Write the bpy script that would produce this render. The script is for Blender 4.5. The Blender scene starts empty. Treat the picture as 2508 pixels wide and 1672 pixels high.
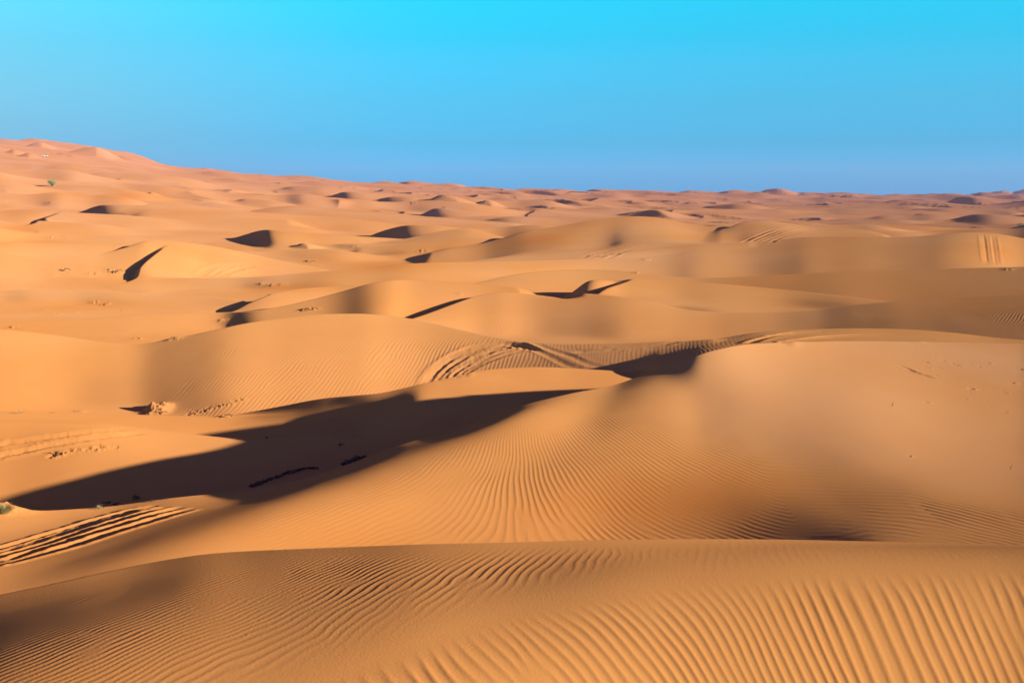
import bpy, math, random, time
import numpy as np

Q = 1.0            # grid coarseness: 1 = final, larger = coarser
T0 = time.time()

# ------------------------------------------------------------------ camera
FPX, U0, VC, VH = 3445.0, 1254.0, 836.0, 485.0     # focal length, centre and horizon in photo pixels (2508 x 1672)
sc = bpy.context.scene
col = sc.collection
cam_data = bpy.data.cameras.new("camera")
cam_data.sensor_fit = 'HORIZONTAL'
cam_data.sensor_width = 36.0
cam_data.lens = FPX / 2508.0 * 36.0
cam_data.shift_y = -(VC - VH) / 2508.0
cam_data.clip_start, cam_data.clip_end = 0.3, 30000
cam = bpy.data.objects.new("camera", cam_data)
cam.location = (0, 0, 0)
cam.rotation_euler = (math.radians(90), 0, 0)
col.objects.link(cam)
sc.camera = cam

# ------------------------------------------------------------------ noise
def _hash(ix, iy, seed):
    h = (ix.astype(np.int64) * 374761393 + iy.astype(np.int64) * 668265263 + seed * 974711) & 0xffffffff
    h = ((h ^ (h >> 13)) * 1274126177) & 0xffffffff
    h = h ^ (h >> 16)
    return (h & 0xffff).astype(np.float32) / 32767.5 - 1.0

def vnoise(x, y, seed=0):
    x = x.astype(np.float32); y = y.astype(np.float32)
    ix = np.floor(x); iy = np.floor(y)
    fx = x - ix; fy = y - iy
    ix = ix.astype(np.int32); iy = iy.astype(np.int32)
    sx = fx * fx * fx * (fx * (fx * 6 - 15) + 10); sy = fy * fy * fy * (fy * (fy * 6 - 15) + 10)
    a = _hash(ix, iy, seed); b = _hash(ix + 1, iy, seed)
    c = _hash(ix, iy + 1, seed); d = _hash(ix + 1, iy + 1, seed)
    return (a + (b - a) * sx) + ((c + (d - c) * sx) - (a + (b - a) * sx)) * sy

def fbm(x, y, seed=0, octv=3):
    r = 0; a = 1.0
    for o in range(octv):
        r = r + a * vnoise(x * 2 ** o + 17.3 * o, y * 2 ** o - 9.1 * o, seed + o)
        a *= .5
    return r

def sstep(a, b, x):
    t = np.clip((x - a) / (b - a), 0, 1)
    return t * t * (3 - 2 * t)

# ------------------------------------------------------------------ polar grid
step = 1.7 * Q
ui = np.arange(-40, 2548 + step, step)
def outer(u0, sgn, n):
    g = []; s = step; u = u0
    while abs((u - U0) / FPX) < 2.1:
        s *= 1.045 * (1 + .03 * (Q - 1)); u += sgn * s; g.append(u)
    return g
ul = outer(ui[0], -1, 0)[::-1]; ur = outer(ui[-1], 1, 0)
UC = np.concatenate([ul, ui, ur])
AC = ((UC - U0) / FPX)                                   # x = AC * y
rows = [1.6]
def spacing(d):
    xs = [0, 6.2, 6.6, 14, 15, 33, 37, 60, 75, 140, 200, 600, 900, 6000]
    ys = [.012, .012, .0022, .0022, .0018, .0018, .0024, .0026, .0032, .0032, .0042, .0042, .006, .007]
    return np.interp(d, xs, ys) * Q
while rows[-1] < 3200:
    rows.append(rows[-1] * (1 + float(spacing(rows[-1]))))
YR = np.array(rows)
NC, NR = len(UC), len(YR)
print("grid", NC, NR, NC * NR)
Yg = np.repeat(YR[:, None], NC, 1).astype(np.float32)
Xg = (YR[:, None] * AC[None, :]).astype(np.float32)

def Zp(u, z, d):
    return (u, VH - z / d * FPX, d)

def pchip(x, y, xq):
    h = np.diff(x); dl = np.diff(y) / h; n = len(x)
    if n < 3: return np.interp(xq, x, y)
    m = np.zeros(n)
    for i in range(1, n - 1):
        if dl[i - 1] * dl[i] > 0:
            w1 = 2 * h[i] + h[i - 1]; w2 = h[i] + 2 * h[i - 1]
            m[i] = (w1 + w2) / (w1 / dl[i - 1] + w2 / dl[i])
    m[0], m[-1] = dl[0], dl[-1]
    xc = np.clip(xq, x[0], x[-1]); j = np.clip(np.searchsorted(x, xc, side='right') - 1, 0, n - 2)
    t = (xc - x[j]) / h[j]; t2 = t * t; t3 = t2 * t
    return (2*t3-3*t2+1)*y[j] + (t3-2*t2+t)*h[j]*m[j] + (3*t2-2*t3)*y[j+1] + (t3-t2)*h[j]*m[j+1]

UF = np.arange(-900, 3400, 4.0)
def curve(pts, sm=22):
    p = np.array(sorted(pts), float)
    v = pchip(p[:, 0], p[:, 1], UF); d = pchip(p[:, 0], p[:, 2], UF)
    n = int(sm / 4 * 3) + 1
    k = np.exp(-.5 * (np.arange(-n, n + 1) * 4 / sm) ** 2); k /= k.sum()
    v = np.convolve(np.pad(v, n, mode='edge'), k, 'valid'); d = np.convolve(np.pad(d, n, mode='edge'), k, 'valid')
    z = -(v - VH) / FPX * d
    return np.interp(UC, UF, d), np.interp(UC, UF, z)

def loft(knots, sN=.25, sF=.45, r=.4, ext=None, fade=60, flat_end=False, sm=22):
    """dune surface as a height over the polar grid; knots run from near to far, the last one is the brink"""
    ks = [curve(k, (sm[i] if isinstance(sm, (list, tuple)) else sm)) for i, k in enumerate(knots)]
    D = np.array([k[0] for k in ks]); Z = np.array([k[1] for k in ks])
    if ext:
        lo = np.clip((ext[0] - UC) / fade, 0, 60); hi = np.clip((UC - ext[1]) / fade, 0, 60)
        s = D[-1].mean() * fade / FPX
        drop = s * .45 * (np.sqrt(lo ** 2 + .25) - .5 + np.sqrt(hi ** 2 + .25) - .5)
        Z = Z - drop[None, :]
    K = len(ks)
    h = np.diff(D, axis=0); dl = np.diff(Z, axis=0) / h
    M = np.zeros_like(Z)
    for i in range(1, K - 1):
        M[i] = (h[i] * dl[i - 1] + h[i - 1] * dl[i]) / (h[i] + h[i - 1])
    M[0] = np.maximum(dl[0], sN * .5)
    M[-1] = 0 if flat_end else np.clip(dl[-1] * .9, -.2, .35)
    out = np.full((NR, NC), -1e3, np.float32)
    Y = YR[:, None]
    r0 = max(0, np.searchsorted(YR, D[0].min()) - 1)
    # near side
    seg = Y < D[0][None]
    out = np.where(seg, Z[0] - np.maximum(M[0], sN) * (D[0] - Y), out)
    for i in range(K - 1):
        j0 = max(0, np.searchsorted(YR, D[i].min()) - 1); j1 = min(NR, np.searchsorted(YR, D[i + 1].max()) + 1)
        t = (Y[j0:j1] - D[i]) / h[i]
        t2 = t * t; t3 = t2 * t
        z = (2 * t3 - 3 * t2 + 1) * Z[i] + (t3 - 2 * t2 + t) * h[i] * M[i] + (-2 * t3 + 3 * t2) * Z[i + 1] + (t3 - t2) * h[i] * M[i + 1]
        out[j0:j1] = np.where((t >= 0) & (t <= 1), z, out[j0:j1])
    s = Y - D[-1]
    back = Z[-1] + M[-1] * r * (1 - np.exp(-np.maximum(s, 0) / r)) - sF * (np.sqrt(np.maximum(s, 0) ** 2 + r * r) - r)
    out = np.where(s > 0, back, out)
    return np.maximum(out, -60).astype(np.float32)

def face(crest, footv, s, conv=.5, sm=22):
    """knot curves of a dune whose camera side falls from the crest to picture height footv with mean slope s"""
    c = np.array(sorted(crest), float); fv = np.array(sorted([p[:2] for p in footv]), float)
    fs = np.array(sorted([(p[0], p[2] if len(p) > 2 else s) for p in footv]), float)
    uu = np.arange(min(c[0, 0], fv[0, 0]), max(c[-1, 0], fv[-1, 0]) + 1, 20.0)
    v1 = pchip(c[:, 0], c[:, 1], uu); d1 = pchip(c[:, 0], c[:, 2], uu)
    v2 = pchip(fv[:, 0], fv[:, 1], uu); ss = pchip(fs[:, 0], fs[:, 1], uu)
    v2 = np.maximum(v2, v1 + 3)
    t1 = (v1 - VH) / FPX; t2 = (v2 - VH) / FPX
    d2 = d1 * (t1 + ss) / (t2 + ss)
    z1, z2 = -t1 * d1, -t2 * d2
    dm = d1 + (d2 - d1) * .5; zm = z1 + (z2 - z1) * (.5 - .16 * conv)       # convex brow
    db = d2 - (d1 - d2) * .5; zb = z2 - (z1 - z2) * .22
    mk = lambda d, z: [(float(a), float(VH - q / e * FPX), float(e)) for a, e, q in zip(uu, d, z)]
    return [mk(db, zb), mk(d2, z2), mk(dm, zm), crest]

def smax(a, b, k):
    h = np.maximum(k - np.abs(a - b), 0) / k
    return np.maximum(a, b) + h * h * k * .25

# ------------------------------------------------------------------ ground floor between the dunes
base = np.zeros((NR, NC), np.float32)
dk = [1, 3, 18, 33, 60, 100, 150, 220]
zk = [-3.4, -4.6, -6.6, -7.9, -9.0, -9.6, -10, -10]
far = {  # d : list of (u, v)
    300: [(-400, 525), (0, 545), (400, 560), (840, 572), (1254, 585), (1800, 590), (2508, 590), (3000, 590)],
    450: [(-400, 455), (0, 478), (400, 508), (840, 535), (1254, 548), (1800, 555), (2508, 556), (3000, 556)],
    700: [(-400, 400), (0, 420), (200, 432), (400, 450), (840, 490), (1254, 512), (1800, 525), (2508, 527), (3000, 525)],
    1100: [(-400, 350), (0, 368), (120, 375), (200, 385), (400, 428), (600, 445), (840, 462), (1254, 486), (1800, 500), (2508, 503), (3000, 500)],
    1600: [(-400, 345), (0, 352), (100, 352), (250, 370), (400, 410), (600, 432), (840, 450), (1254, 471), (1500, 479), (1800, 483), (2508, 489), (3000, 490)],
    2300: [(-400, 380), (0, 395), (250, 410), (400, 425), (600, 440), (840, 452), (1254, 472), (1500, 477), (1800, 478), (2300, 484), (2508, 484), (3000, 484)],
    4200: [(-400, 450), (400, 458), (840, 465), (1254, 474), (1800, 480), (2508, 481), (3000, 481)],
}
cols = [np.full(NC, z) for z in zk]
for d, p in far.items():
    p = np.array(p, float)
    v = np.interp(UF, p[:, 0], p[:, 1]); k = np.exp(-.5 * (np.arange(-30, 31) * 4 / 40) ** 2); k /= k.sum()
    v = np.convolve(np.pad(v, 30, mode='edge'), k, 'valid')
    cols.append(-(np.interp(UC, UF, v) - VH) / FPX * d)
dk += list(far.keys()); cols = np.array(cols)
ld = np.log(np.array(dk)); lY = np.log(YR)
sl = np.gradient(cols, ld, axis=0)
for j in range(len(dk) - 1):
    m = (lY >= ld[j]) & (lY <= ld[j + 1] + 1e-9)
    h = ld[j + 1] - ld[j]; t = ((lY[m] - ld[j]) / h)[:, None]
    base[m] = (2 * t**3 - 3 * t**2 + 1) * cols[j] + (t**3 - 2 * t**2 + t) * h * sl[j] * .7 + (-2 * t**3 + 3 * t**2) * cols[j + 1] + (t**3 - t**2) * h * sl[j + 1] * .7
H = base.copy()

def add(k, *a, **kw):
    global H
    H = smax(H, loft(*a, **kw), k)

# ------------------------------------------------------------------ far and middle dune field: crescent dunes with lee faces to the left
WX, WY = -.84, -.54                                        # wind blows towards here
def stamp(px, py, h, w, L, lee=.62, kap=.5, wig=0, seed=0, wx=WX, wy=WY):
    """one crescent dune on top of the floor"""
    global H
    R = 3.2 * max(w, L)
    j0, j1 = np.searchsorted(YR, py - R), np.searchsorted(YR, py + R)
    if j1 - j0 < 2 or py - R < 150: j0 = max(j0, np.searchsorted(YR, 190))
    if j1 - j0 < 2: return
    aa = np.array([(px - R) / max(py - R, 1), (px + R) / max(py - R, 1), (px - R) / (py + R), (px + R) / (py + R)])
    c0, c1 = np.searchsorted(AC, aa.min()), np.searchsorted(AC, aa.max())
    if c1 - c0 < 2: return
    x = Xg[j0:j1, c0:c1] - px; y = Yg[j0:j1, c0:c1] - py
    s = x * wx + y * wy; c = -x * wy + y * wx
    cw = c / w
    s = s + wig * w * .35 * vnoise(cw * 1.3 + seed, cw * 0 + .5, seed)
    s = s - kap * w * cw * cw * .5
    env = h * np.exp(-cw * cw)
    up = env * np.exp(-(np.minimum(s, 0) / L) ** 2)
    ls = np.maximum(s, 0)
    q = env - lee * ls
    dn = .5 * (q + np.sqrt(q * q + (.12 * h) ** 2)) - .5 * (.12 * h) * 0
    hh = np.where(s < 0, up, np.minimum(dn, env))
    hh = hh * sstep(R, R * .75, np.sqrt(x * x + y * y))
    b = base[j0:j1, c0:c1] - .12 * h
    H[j0:j1, c0:c1] = smax(H[j0:j1, c0:c1], b + hh, .25 * h)

def at(u, v, d):
    return (u - U0) / FPX * d, d, -(v - VH) / FPX * d

rng = random.Random(11)
def foot(u, v):
    """distance at which the floor shows at picture height v in column u"""
    c = int(np.searchsorted(UC, u)); j0 = np.searchsorted(YR, 200); j1 = np.searchsorted(YR, 1650)
    vv = VH - base[j0:j1, c] / YR[j0:j1] * FPX
    return float(YR[j0 + int(np.argmin(np.abs(vv - v)))])
PLACED = [  # u, v of the foot, height and half width in photo pixels, lee slope, bend
    (372, 486, 25, 42, .5, .9), (60, 480, 34, 75, .4, .5), (150, 479, 12, 32, .5, .6), (255, 495, 13, 38, .5, .6),
    (292, 448, 12, 40, .45, .7), (345, 530, 27, 62, .4, .5), (122, 549, 23, 52, .55, .3), (825, 506, 27, 55, .55, .8),
    (862, 470, 12, 38, .5, .8), (1095, 513, 40, 90, .42, .6), (1190, 516, 26, 48, .55, .7), (700, 532, 27, 80, .5, .2),
    (745, 612, 20, 52, .45, .6), (1590, 534, 22, 90, .5, .4), (1400, 546, 12, 70, .4, .3), (2005, 500, 11, 45, .6, .4),
    (2040, 523, 13, 60, .55, .5), (1905, 534, 9, 26, .55, .5), (2240, 513, 15, 50, .62, .2), (2200, 526, 16, 58, .5, .5),
    (2255, 541, 20, 60, .5, .4), (2385, 568, 13, 48, .55, .4), (2455, 546, 13, 48, .6, .8), (2350, 547, 11, 36, .55, .5),
    (2132, 557, 8, 28, .6, .5), (2105, 573, 13, 70, .5, .3), (2180, 504, 14, 52, .5, .6), (2250, 491, 10, 55, .5, .4),
    (2080, 487, 12, 42, .55, .6), (2310, 500, 10, 36, .55, .5), (2390, 509, 11, 42, .55, .5), (1893, 478, 21, 60, .4, .3),
    (1850, 483, 11, 40, .5, .4), (1975, 479, 10, 40, .5, .4), (2060, 478, 13, 75, .45, .4), (225, 387, 29, 62, .4, .4), (505, 416, 11, 42, .5, .5),
    (98, 363, 19, 42, .45, .5), (35, 387, 14, 36, .5, .5), (72, 394, 12, 36, .5, .5), (1620, 520, 9, 60, .4, .5), (1480, 500, 8, 60, .4, .5),
    (1700, 508, 8, 45, .5, .5), (1790, 494, 8, 40, .6, .4), (1830, 502, 9, 42, .6, .4), (1780, 520, 8, 36, .55, .4), (1320, 520, 10, 70, .4, .5),
    (560, 470, 12, 60, .4, .5), (480, 500, 13, 70, .35, .5), (640, 480, 12, 55, .4, .5), (950, 478, 10, 50, .45, .5), (1330, 488, 8, 40, .5, .5),
]
for i, (u, v, hp, wp, lee, kap) in enumerate(PLACED):
    d = foot(u, v); k_ = d / FPX
    stamp((u - U0) * k_, d, hp * k_, wp * k_, wp * k_ * 1.1, lee=lee, kap=kap, wig=.6, seed=i)
for (u, d, hp, wp, lee) in [(2400, 2500, 14, 60, .5), (2446, 2480, 22, 45, .5), (2520, 2600, 24, 70, .4), (1093, 1900, 8, 60, .5), (1270, 2000, 7, 30, .5), (1690, 2100, 6, 60, .4)]:
    stamp((u - U0) * d / FPX, d, hp * d / FPX, wp * d / FPX, wp * d / FPX, lee=lee, kap=.4, wig=.6, seed=int(u))
for i in range(460):
    d = math.exp(rng.uniform(math.log(250 if i < 150 else 480), math.log(2600)))
    u = rng.uniform(-250 if i < 150 else 900, 2760)
    k = rng.random()
    hf = .0010 + .0026 * k ** 2.5 + .0006 * rng.random()
    h = hf * d * (.7 if u < 1300 else 1.0)
    w = h * rng.uniform(6, 15); L = h * rng.uniform(7, 13)
    dw = rng.uniform(-.4, .4); ca, sa = math.cos(dw), math.sin(dw)
    x, y, _ = at(u, 0, d)
    stamp(x, y, h, w, L, lee=rng.uniform(.25, .55), kap=rng.uniform(.2, .9), wig=1, seed=rng.randint(0, 999), wx=WX * ca - WY * sa, wy=WX * sa + WY * ca)
def ridged(lam, sd, st=2.2):
    a_ = (Xg * WX + Yg * WY) / lam; b_ = (-Xg * WY + Yg * WX) / (lam * st)
    wx_ = vnoise(a_ * .6 + 3, b_ * .6, sd + 40) * .55
    n_ = vnoise(a_ + wx_, b_ + .3 * wx_, sd) + .35 * vnoise(a_ * 2.1 + 9, b_ * 2.1, sd + 1)
    r_ = np.sqrt(np.abs(1 - np.minimum(np.abs(n_) * 1.25, 1)) + 1e-4) ** 2.4
    return r_ - r_.mean() - .1
H = H + (sstep(225, 330, Yg) * (1 - sstep(560, 900, Yg)) * ridged(62, 71) * 1.5 + sstep(420, 800, Yg) * (1 - .5 * sstep(1500, 2600, Yg)) * ridged(125, 81) * 2.8).astype(np.float32)
H = H + (sstep(240, 420, Yg) * (fbm(Xg / 60, Yg / 60, 5, 3) * .5 + fbm(Xg / 210, Yg / 210, 9, 2) * np.minimum(Yg / 1000, 1.5) * 1.2)).astype(np.float32)
print("far field", round(time.time() - T0, 1))

# ------------------------------------------------------------------ named dunes, far to near
# rows of linked, overlapping dunes out to the skyline
def floor_v(u, d):
    c = np.clip(np.searchsorted(UC, u), 0, NC - 1); j = int(np.searchsorted(YR, d))
    return VH - base[j, c] / YR[j] * FPX
uu_ = np.arange(-880.0, 3380, 20)
dk_ = 232.0; kk_ = 0
while dk_ < 2000:
    lam = max((350 + 150 * rng.random()) * (240 / dk_) ** .55, 90)
    hp = (32 + 22 * min((dk_ - 230) / 200, 1) + 20 * rng.random()) * (240 / dk_) ** .6
    x_ = uu_ / lam
    n0 = vnoise(x_, x_ * 0 + 7.0 * kk_, 300 + kk_) * .5 + .5
    x2 = (uu_ + .75 * lam * (n0 - .5)) / lam                                   # steep left flanks
    n1 = .72 * (vnoise(x2, x2 * 0 + 7.0 * kk_, 300 + kk_) * .5 + .5) + .28 * (vnoise(x2 * 2.3, x2 * 0 + 5.0 * kk_, 400 + kk_) * .5 + .5)
    n1 = np.clip((n1 - .15) / .75, 0, 1.2) ** 1.1
    g_ = np.gradient(n1, uu_) * lam * .42                                      # lee sides look left and towards the camera
    g_ = np.convolve(np.pad(g_, 2, mode='edge'), np.ones(5) / 5, 'valid')
    dd = dk_ * (1 + .034 * np.clip(g_, -1.3, 1.3) + .008 * vnoise(uu_ / lam / 1.3, uu_ * 0 + 2.0, 500 + kk_))
    vc = floor_v(uu_, dk_) + .25 * hp - hp * n1
    fv_ = floor_v(uu_, dk_ * .965) + .3 * hp
    cr_ = [(float(a), float(b), float(c)) for a, b, c in zip(uu_, vc, dd)]
    add(.02 * dk_ * .12, face(cr_, [(float(a), float(max(b, c + 4))) for a, b, c in zip(uu_, fv_, vc)], .12 + .08 * rng.random(), conv=.3, sm=9), sF=.32, r=.004 * dk_, sm=9)
    kk_ += 1; dk_ *= 1.068 + .035 * rng.random()
# long low ridges of the left middle distance
add(1.0, [[(500, 545, 365), (717, 535, 370), (1000, 548, 365), (1254, 560, 360)], [(560, 530, 405), (627, 514, 415), (717, 503, 425), (800, 509, 425), (900, 516, 420), (1000, 525, 415), (1100, 537, 405), (1254, 550, 395)]], sF=.3, r=4, ext=(620, 1250), fade=70)
add(1.0, [[(250, 548, 320), (310, 546, 320), (360, 530, 325), (520, 535, 325), (700, 545, 320)], [(280, 530, 345), (305, 520, 350), (335, 506, 355), (365, 500, 360), (430, 500, 360), (520, 508, 358), (627, 526, 350), (720, 542, 340)]], sF=.3, r=4, ext=(310, 700), fade=50, sm=14)
# small peaked dune right of centre, behind the dome
add(.8, [[(900, 622, 235), (1014, 615, 232), (1100, 610, 232), (1160, 603, 235), (1290, 606, 232)],
         [(860, 618, 252), (900, 604, 255), (932, 596, 258), (1014, 581, 265), (1086, 565, 272), (1139, 559, 275), (1175, 565, 272), (1230, 580, 262), (1290, 590, 250)]],
    sF=.3, r=3, ext=(890, 1260), sm=14)
# dome in the middle distance
add(1.0, [[(1040, 660, 180), (1157, 650, 180), (1400, 640, 180), (1520, 630, 182), (1604, 622, 185), (1860, 602, 190)],
          [(1040, 645, 205), (1157, 640, 205), (1229, 625, 208), (1300, 610, 210), (1400, 600, 210), (1480, 600, 209), (1530, 582, 214), (1604, 575, 218), (1720, 590, 212), (1860, 600, 205)],
          [(1040, 625, 225), (1086, 612, 228), (1157, 604, 232), (1229, 584, 238), (1300, 564, 244), (1371, 554, 248), (1443, 541, 252), (1496, 534, 255), (1550, 529, 257), (1604, 532, 257), (1640, 538, 255), (1668, 545, 252), (1720, 553, 248), (1790, 556, 242), (1860, 560, 238)]],
    sF=.3, r=3, ext=(1060, 1830))
add(.8, [[(1720, 600, 200), (1800, 602, 200), (1918, 592, 203), (2175, 588, 200)],
         [(1720, 585, 215), (1760, 588, 212), (1800, 590, 211), (1850, 578, 215), (1918, 578, 212), (2000, 580, 210), (2175, 585, 205)],
         [(1720, 575, 230), (1760, 566, 232), (1789, 557, 235), (1811, 546, 240), (1868, 540, 243), (1918, 545, 242), (1989, 555, 238), (2079, 560, 232), (2132, 566, 226), (2175, 577, 218)]],
    sF=.3, r=2.5, ext=(1770, 2160), sm=14)
# left dunes
add(.5, face([(-300, 590, 178), (0, 593, 184), (107, 596, 187), (304, 599, 190), (380, 612, 192), (450, 640, 190), (520, 675, 186)],
             [(-300, 690), (0, 688), (310, 690), (500, 690)], .11), sF=.3, r=1, sm=14)
add(.5, face([(150, 660, 172), (230, 635, 177), (290, 610, 182), (330, 598, 185), (357, 590, 187), (429, 592, 191), (518, 602, 195), (607, 621, 195), (679, 637, 193), (814, 664, 187), (900, 690, 180)],
             [(150, 690), (310, 688), (600, 690), (814, 692), (900, 705)], .13), sF=.3, r=1, ext=(-4000, 850), fade=40, sm=14)
# long dune across the picture
add(.5, face([(-300, 690, 160), (0, 689, 160), (200, 684, 160), (357, 681, 161), (560, 681, 160), (679, 675, 158), (800, 664, 158), (907, 657, 159), (1000, 646, 161), (1157, 641, 166), (1336, 637, 173), (1450, 632, 179), (1550, 619, 186), (1640, 609, 190), (1718, 598, 192), (1818, 596, 193.2), (1918, 587, 193.6), (1989, 580, 193.4), (2100, 579, 191.5), (2186, 581, 189.6), (2257, 579, 188.8), (2311, 573, 189.6), (2382, 568, 192.5), (2436, 571, 194), (2508, 584, 195), (2750, 600, 186)],
             [(-300, 714), (0, 714), (560, 722), (800, 708), (1157, 692), (1400, 668), (1640, 692), (1830, 692), (2186, 674), (2508, 662), (2750, 662)], .12), sF=.3, r=1)
add(.4, face([(1090, 712, 122), (1161, 696, 127), (1246, 675, 132), (1318, 666, 135), (1407, 661, 138), (1496, 661, 139), (1550, 666, 138), (1640, 677, 135.8), (1700, 682, 134.6), (1775, 680, 134), (1918, 673, 133), (2061, 666, 131.5), (2204, 662, 130.5), (2382, 657, 129), (2508, 654, 128), (2750, 650, 126)],
             [(1090, 725), (1161, 715), (1407, 735), (1700, 770), (1918, 772), (2204, 748), (2508, 738), (2750, 736)], .14), sF=.35, r=.8, ext=(1110, 4000))
add(.3, face([(1400, 705, 121), (1461, 677, 121), (1536, 682, 122), (1640, 690, 122), (1750, 695, 121), (1900, 708, 119), (2100, 730, 112), (2300, 755, 106)],
             [(1400, 735), (1536, 726), (1750, 740), (2000, 755), (2300, 775)], .12), sF=.3, r=.8, ext=(1440, 4000), fade=40, sm=12)
# left hollow dune, stripe dune, dome
add(.4, face([(-300, 712, 138), (0, 712, 137), (71, 710, 136), (179, 712, 135), (286, 716, 133), (429, 723, 131), (500, 726, 130), (620, 740, 126)],
             [(-300, 790), (0, 790), (200, 783, .2), (429, 780), (620, 782)], .17), sF=.3, r=.8, ext=(-4000, 590))
add(.3, face([(520, 768, 119), (557, 760, 121), (610, 738, 124), (661, 720, 127), (750, 706, 131), (840, 701, 133), (886, 699, 133), (960, 697, 133), (1100, 700, 131)],
             [(520, 780), (557, 775), (661, 765), (750, 752), (886, 728), (1100, 720)], .13), sF=.35, r=.8, ext=(552, 1080), fade=30, sm=10)
add(.4, face([(-300, 795, 104), (0, 790, 104), (193, 782, 105), (321, 773, 106), (429, 768, 107), (540, 766, 108), (625, 762, 105), (714, 746, 106.5), (840, 714, 110), (907, 695, 111), (961, 686, 112.5), (996, 685, 115), (1086, 690, 116), (1193, 697, 117), (1300, 705, 116)],
             [(-300, 830), (0, 832), (321, 852), (429, 846), (536, 828), (625, 814), (714, 806), (800, 800), (930, 800), (1086, 770), (1193, 745), (1300, 740)], .13), sF=.35, r=.8, ext=(-4000, 1260))
# broad rippled dune behind the main one
add(.3, face([(900, 812, 88), (940, 800, 90), (1011, 781, 96), (1068, 761, 100), (1121, 741, 104), (1175, 723, 108), (1232, 714, 110), (1300, 716, 111), (1407, 718, 110), (1514, 726, 107.5), (1600, 742, 105.5), (1668, 757, 104), (1775, 766, 103), (1882, 767, 102.5), (1989, 761, 102.2), (2097, 748, 102), (2204, 737, 101.8), (2347, 730, 101), (2508, 723, 100), (2750, 715, 98)],
             [(900, 825), (1011, 805), (1121, 822), (1232, 845), (1514, 860), (1775, 855), (2097, 830), (2204, 835), (2508, 852), (2750, 852)], .15), sF=.4, r=.6, ext=(930, 4000), sm=16)
# left rippled dome with the wheel arcs
add(.3, face([(-300, 800, 70), (0, 808, 72), (136, 822, 71.8), (321, 845, 70), (425, 830, 70.3), (536, 807, 71.1), (600, 793, 72.2), (679, 782, 73.5), (750, 773, 74.5), (800, 770, 75), (889, 769, 75.6), (960, 775, 76), (1014, 782, 75.8), (1121, 807, 73.5), (1229, 829, 71), (1318, 839, 69.5), (1407, 843, 68.3), (1640, 838, 66.5), (1750, 835, 65.5)],
             [(-300, 1030), (0, 1024), (300, 1028), (480, 1030), (560, 1020), (800, 1000), (1000, 966), (1200, 925), (1407, 915), (1640, 905), (1750, 905)], .15), sF=.4, r=.6, ext=(-4000, 1740))
add(.3, [[(1600, 912, 51), (1786, 880, 50), (2000, 870, 50), (2300, 875, 50), (2700, 890, 50)],
         [(1600, 895, 58), (1786, 858, 59), (2000, 846, 59), (2300, 852, 59), (2700, 872, 58)],
         [(1600, 866, 66), (1668, 849, 66.4), (1714, 837, 66.6), (1786, 825, 67), (1868, 812, 67.4), (1989, 806, 68), (2097, 804, 68.5), (2204, 806, 69), (2347, 816, 69), (2436, 827, 68.5), (2508, 833, 68), (2700, 845, 67)]],
    sF=.4, r=1.0, ext=(1620, 4000))
# valley mounds
add(.25, [[(560, 1090, 40), (800, 1080, 38), (925, 1090, 37), (1100, 1010, 38), (1318, 1005, 37), (1600, 1000, 38)],
          [(560, 1080, 43), (800, 1062, 41), (870, 1070, 40), (910, 1045, 40.4), (955, 1015, 40.8), (1040, 985, 41), (1200, 982, 41.5), (1318, 982, 42), (1600, 985, 43)],
          [(480, 1040, 46), (560, 1022, 46), (700, 995, 45.5), (800, 977, 45), (925, 966, 44), (1032, 941, 44.8), (1096, 927, 46.2), (1157, 912, 48), (1229, 902, 50), (1318, 899, 51.5), (1407, 903, 52.5), (1500, 908, 53), (1600, 915, 53.5)]],
    sF=.4, r=.6, ext=(540, 1640), sm=14)
add(.25, [[(-300, 1075, 39), (0, 1070, 39), (600, 1110, 37), (840, 1110, 38)],
          [(-300, 1050, 41.5), (0, 1050, 41.5), (600, 1080, 40.5), (840, 1080, 41)],
          [(-300, 1012, 45), (0, 1009, 45), (107, 1010, 45), (304, 1016, 45), (450, 1021, 45), (536, 1021, 45), (714, 1020, 44), (840, 1011, 43.5), (896, 1010, 43.5), (948, 1014, 44)]],
    sF=.3, r=.8, ext=(-4000, 935), fade=30)
add(.25, [[(-300, 1280, 29), (0, 1290, 29), (390, 1270, 29), (840, 1200, 31)],
          [(-300, 1230, 32.5), (0, 1240, 32.3), (200, 1250, 31.7), (390, 1230, 32), (600, 1205, 33), (840, 1160, 34.5)],
          [(-300, 1040, 38), (0, 1045, 38), (200, 1046, 38), (390, 1064, 38), (586, 1086, 37.5), (840, 1096, 37), (1000, 1090, 37)]],
    sF=.2, r=.8, ext=(-4000, 980))
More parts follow.
